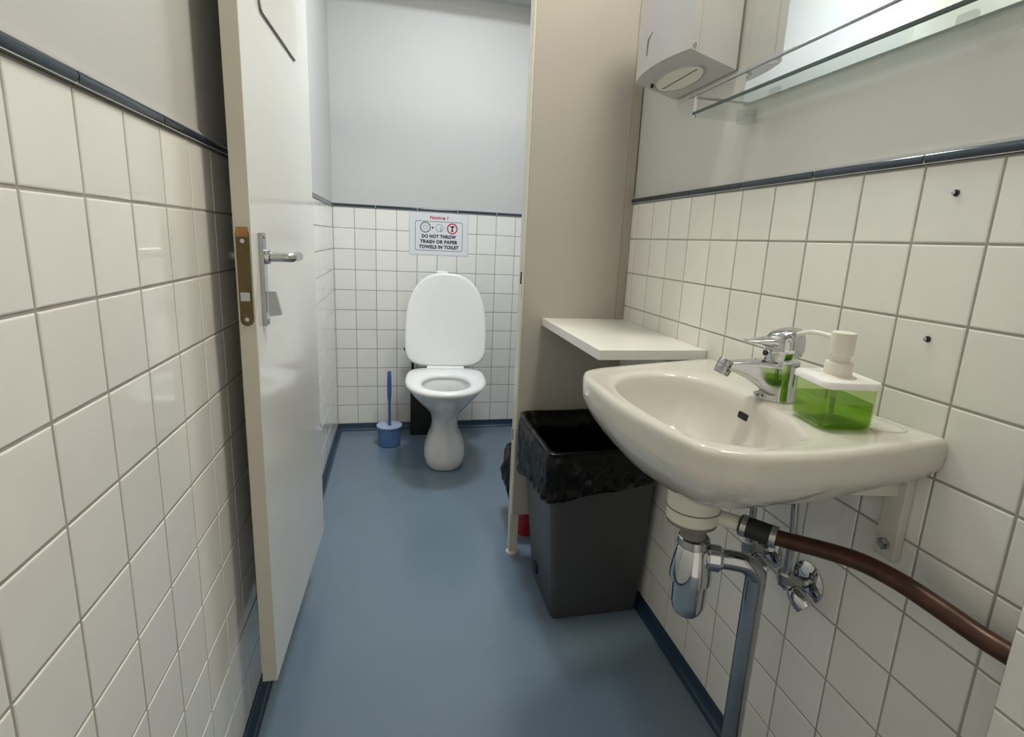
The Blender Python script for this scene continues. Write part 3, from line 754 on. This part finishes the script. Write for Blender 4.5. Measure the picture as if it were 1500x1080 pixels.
# ---------------------------------------------------------------- toilet
toi = thing('toilet', 'white porcelain toilet with the lid up against the tiled back wall', 'toilet', (0.512, 2.400, 0), rz=-0.075)
N = 48
def egg(hw, f, b, z, p=2.3, pb=2.8, mid=None):
    """closed section: half width hw, front at v=f (negative), back at v=b"""
    mid = (f+b)/2 if mid is None else mid
    L = []
    for i in range(N):
        a = 2*math.pi*i/N
        c, s = math.cos(a), math.sin(a)
        e = pb if s > 0 else p
        x = math.copysign(abs(c)**(2/e), c)*hw
        v = mid+math.copysign(abs(s)**(2/e), s)*((b-mid) if s > 0 else (mid-f))
        L.append(Vector((x, v, z)))
    return L
bw = loft([egg(0.080, -0.130, 0.20, 0.0, 2.6), egg(0.089, -0.139, 0.20, 0.010, 2.6), egg(0.095, -0.140, 0.20, 0.045, 2.6), egg(0.091, -0.134, 0.20, 0.072, 2.5), egg(0.080, -0.122, 0.20, 0.102, 2.4), egg(0.068, -0.108, 0.20, 0.130, 2.3), egg(0.061, -0.100, 0.20, 0.158, 2.2), egg(0.060, -0.099, 0.20, 0.185, 2.2),
           egg(0.063, -0.106, 0.20, 0.212, 2.15), egg(0.072, -0.125, 0.20, 0.240, 2.1), egg(0.087, -0.158, 0.20, 0.266, 2.1), egg(0.106, -0.196, 0.20, 0.292, 2.1), egg(0.124, -0.238, 0.20, 0.317, 2.1), egg(0.140, -0.276, 0.19, 0.345, 2.1), egg(0.151, -0.307, 0.17, 0.368, 2.15), egg(0.158, -0.326, 0.16, 0.383, 2.2), egg(0.162, -0.341, 0.15, 0.397, 2.2), egg(0.158, -0.336, 0.14, 0.402, 2.2),
           egg(0.112, -0.318, -0.045, 0.402, 2.1, 2.1), egg(0.108, -0.302, -0.052, 0.388, 2.1, 2.1), egg(0.094, -0.246, -0.056, 0.368, 2.1, 2.1), egg(0.074, -0.184, -0.056, 0.342, 2.1, 2.1), egg(0.053, -0.128, -0.05, 0.315, 2, 2), egg(0.034, -0.100, -0.04, 0.295, 2, 2)])
bo = obj('bowl', bw, 'china_wc', toi, local=True, smooth=True, angle=60)
wt = loft([egg(0.054, -0.130, -0.050, 0.3170, 2, 2), egg(0.054, -0.130, -0.050, 0.3175, 2, 2)])
obj('water', wt, 'clear', bo, local=True)
s_out = lambda g, z: egg(0.171-g, -0.366+g, 0.074-g, z, 2.25, 4.2, -0.11)
s_in = lambda g, z: egg(0.100-g, -0.318+g, -0.052-g, z, 2.1, 2.3)
seat = loft([s_out(0.004, 0.4035), s_out(0.0, 0.409), s_out(0.0, 0.416), s_out(0.004, 0.4225), s_out(0.014, 0.4262), s_in(-0.020, 0.4262), s_in(-0.006, 0.4225), s_in(0.0, 0.416), s_in(0.0, 0.408), s_in(-0.004, 0.4035)], closed=True)
obj('seat', seat, 'plastic', toi, local=True, smooth=True, angle=60)
obj('hinge_block', box(-0.086, 0.086, 0.048, 0.098, 0.4040, 0.430, 0.006), 'plastic', toi, local=True, smooth=True)
# lid: outline in x-z, standing nearly upright
def lid_loop(g, v, bulge=0.0):
    zb, zt_ = 0.424+g, 0.852-g
    L = []
    zm = 0.56
    for i in range(56):
        a = 2*math.pi*i/56
        c, s = math.cos(a), math.sin(a)
        if s > 0:
            e = 2.55; x = math.copysign(abs(c)**(2/e), c)*(0.187-g); z = zm+abs(s)**(2/e)*(zt_-zm)
        else:
            e = 4.2; x = math.copysign(abs(c)**(2/e), c)*(0.187-g); z = zm-abs(s)**(2/e)*(zm-zb)
        L.append(Vector((x, v+0.055*(z-0.424)/0.43, z)))
    return L
lid = loft([lid_loop(0.016, 0.098), lid_loop(0.009, 0.097), lid_loop(0.003, 0.0985), lid_loop(0.0, 0.103), lid_loop(0.001, 0.112), lid_loop(0.008, 0.118), lid_loop(0.03, 0.121)])
obj('lid', lid, 'plastic', toi, local=True, smooth=True, angle=50)
cis = loft([rrect(0, 0.250, 0.24, 0.14, 0.03, 0.402), rrect(0, 0.252, 0.255, 0.155, 0.035, 0.45), rrect(0, 0.254, 0.250, 0.158, 0.035, 0.785), rrect(0, 0.254, 0.24, 0.14, 0.03, 0.790)])
ci = obj('cistern', cis, 'china_wc', toi, local=True, smooth=True, angle=50)
obj('cistern_lid', loft([rrect(0, 0.254, 0.252, 0.162, 0.036, 0.7905), rrect(0, 0.254, 0.250, 0.164, 0.036, 0.810), rrect(0, 0.254, 0.22, 0.13, 0.03, 0.820)]), 'china_wc', ci, local=True, smooth=True, angle=50)
obj('flush_button', lathe([(0.030, 0.820), (0.030, 0.850), (0.025, 0.856), (0.010, 0.858)], (-0.020, 0.254, 0), n=28), 'plastic', ci, local=True, smooth=True)

# black bin behind the toilet
bb = thing('sanitary_bin', 'narrow matte black bin standing behind the toilet against the back wall', 'bin', (0.44, 2.785, 0))
obj('body', loft([rrect(0.437, 2.782, 0.140, 0.080, 0.012, 0.001), rrect(0.437, 2.782, 0.140, 0.080, 0.012, 0.300)]), 'black', bb, smooth=True)
obj('lid', loft([rrect(0.437, 2.782, 0.146, 0.086, 0.014, 0.3002), rrect(0.437, 2.782, 0.146, 0.086, 0.014, 0.318), rrect(0.437, 2.782, 0.12, 0.06, 0.012, 0.324)]), 'black', bb, smooth=True)
obj('catch', box(0.340, 0.3665, 2.765, 2.795, 0.262, 0.285, 0.004), 'black', bb)
hp = obj('carry_post', tube([(0.378, 2.782, 0.318), (0.378, 2.782, 0.458)], 0.007, 12), 'black', bb, smooth=True)
obj('carry_grip', tube([(0.334, 2.782, 0.450), (0.380, 2.782, 0.450)], 0.009, 12), 'black', hp, smooth=True)

# toilet brush
tb = thing('toilet_brush', 'blue toilet brush standing in a light blue holder beside the toilet', 'brush', (0.262, 2.625, 0))
TBX, TBY = 0.262, 2.625
ho_ = obj('holder', lathe([(0.050, 0.001), (0.053, 0.004), (0.057, 0.094), (0.054, 0.095), (0.050, 0.012)], (TBX, TBY, 0), n=36), 'blueplast', tb, smooth=True)
obj('rim', lathe([(0.0575, 0.094), (0.0610, 0.096), (0.0610, 0.102), (0.056, 0.104), (0.030, 0.101), (0.016, 0.100)], (TBX, TBY, 0), n=36), 'bluepale', ho_, smooth=True)
obj('handle', lathe([(0.008, 0.03), (0.008, 0.10), (0.0065, 0.13), (0.0065, 0.22), (0.009, 0.24), (0.0105, 0.27), (0.0100, 0.34), (0.0085, 0.368), (0.004, 0.374)], (TBX+0.001, TBY, 0), (0.0, 0.0, 1), 20), 'bluedark', tb, smooth=True)

# ---------------------------------------------------------------- notice on the back wall
NXC, NZ0 = 0.508, 0.922
nt_ = thing('notice_sheet', 'laminated paper notice taped to the tiled back wall above the toilet', 'notice', (NXC, D, NZ0))
FY = D-0.0008
sheet = obj('sheet', box(NXC-0.1485, NXC+0.1485, FY-0.0008, FY, NZ0, NZ0+0.210), 'film', nt_)
PYn = FY-0.0009
obj('print_area', box(NXC-0.142, NXC+0.142, PYn-0.0002, PYn, NZ0+0.006, NZ0+0.204), 'paper', sheet)
F0, F1 = PYn-0.0002, PYn-0.0006
def pl(loop, m, name):
    obj(name, loft([[Vector((NXC+x, F0, NZ0+z)) for x, z in loop], [Vector((NXC+x, F1, NZ0+z)) for x, z in loop]]), m, sheet)
def flatring(outer, inner, m, name):
    L = [[Vector((NXC+x, y, NZ0+z)) for x, z in l] for l, y in ((outer, F0), (outer, F1), (inner, F1), (inner, F0))]
    obj(name, loft(L, closed=True), m, sheet)
def rr(cx, cz, w_, h_, r_): return [(p.x, p.y) for p in rrect(cx, cz, w_, h_, r_, 0)]
def circ(cx, cz, r_, n=28): return [(cx+r_*math.cos(2*math.pi*i/n), cz+r_*math.sin(2*math.pi*i/n)) for i in range(n)]
flatring(rr(0.0, 0.095, 0.238, 0.146, 0.012), rr(0.0, 0.095, 0.232, 0.140, 0.010), 'inkgrey', 'frame_line')
flatring(circ(-0.068, 0.137, 0.0270), circ(-0.068, 0.137, 0.0210), 'inkgrey', 'roll_icon')
flatring(circ(-0.068, 0.137, 0.0110), circ(-0.068, 0.137, 0.0080), 'inkpale', 'roll_icon')
pl(circ(-0.032, 0.136, 0.0050, 12), 'ink', 'dot_icon')
flatring(circ(0.002, 0.136, 0.020), circ(0.002, 0.136, 0.0155), 'inkpale', 'sheet_icon')
pl(rr(0.008, 0.130, 0.005, 0.026, 0.001), 'inkpale', 'sheet_icon')
flatring(circ(0.066, 0.135, 0.0270), circ(0.066, 0.135, 0.0210), 'inkred', 'prohibition_icon')
pl([(0.052, 0.148), (0.080, 0.148), (0.068, 0.137), (0.072, 0.120), (0.060, 0.120), (0.064, 0.137)], 'ink', 'toilet_icon')
def text(s, size, cx, cz, m, name, bold=0.0, sp=1.0, width=None):
    cu = bpy.data.curves.new('t', 'FONT')
    cu.body = s; cu.size = size; cu.align_x = 'CENTER'; cu.offset = bold; cu.extrude = 0.0002; cu.space_character = sp
    cu.resolution_u = 3
    to = bpy.data.objects.new('t', cu); C.objects.link(to)
    bpy.context.view_layer.update()
    me = bpy.data.meshes.new_from_object(to.evaluated_get(bpy.context.evaluated_depsgraph_get()))
    bpy.data.objects.remove(to); bpy.data.curves.remove(cu)
    o = bpy.data.objects.new(name, me)
    xs = [v.co.x for v in me.vertices]; k = width/(max(xs)-min(xs)); mid = (max(xs)+min(xs))/2
    for v in me.vertices: v.co.x = (v.co.x-mid)*k
    me.materials.clear(); me.materials.append(M[m])
    C.objects.link(o); o.parent = sheet
    o.location = Vector((NXC+cx, F1+0.0001, NZ0+cz))-root_loc(sheet)
    o.rotation_euler = (R(90), 0, 0)
text('Notice !', 0.0225, 0.0, 0.178, 'inkred', 'heading', 0.0007, 1.05, 0.090)
text('DO NOT THROW', 0.0225, 0.0, 0.0860, 'ink', 'lettering', 0.0012, 1.1, 0.172)
text('TRASH OR PAPER', 0.0225, 0.0, 0.0600, 'ink', 'lettering', 0.0012, 1.1, 0.188)
text('TOWELS IN TOILET', 0.0225, 0.0, 0.0340, 'ink', 'lettering', 0.0012, 1.1, 0.199)
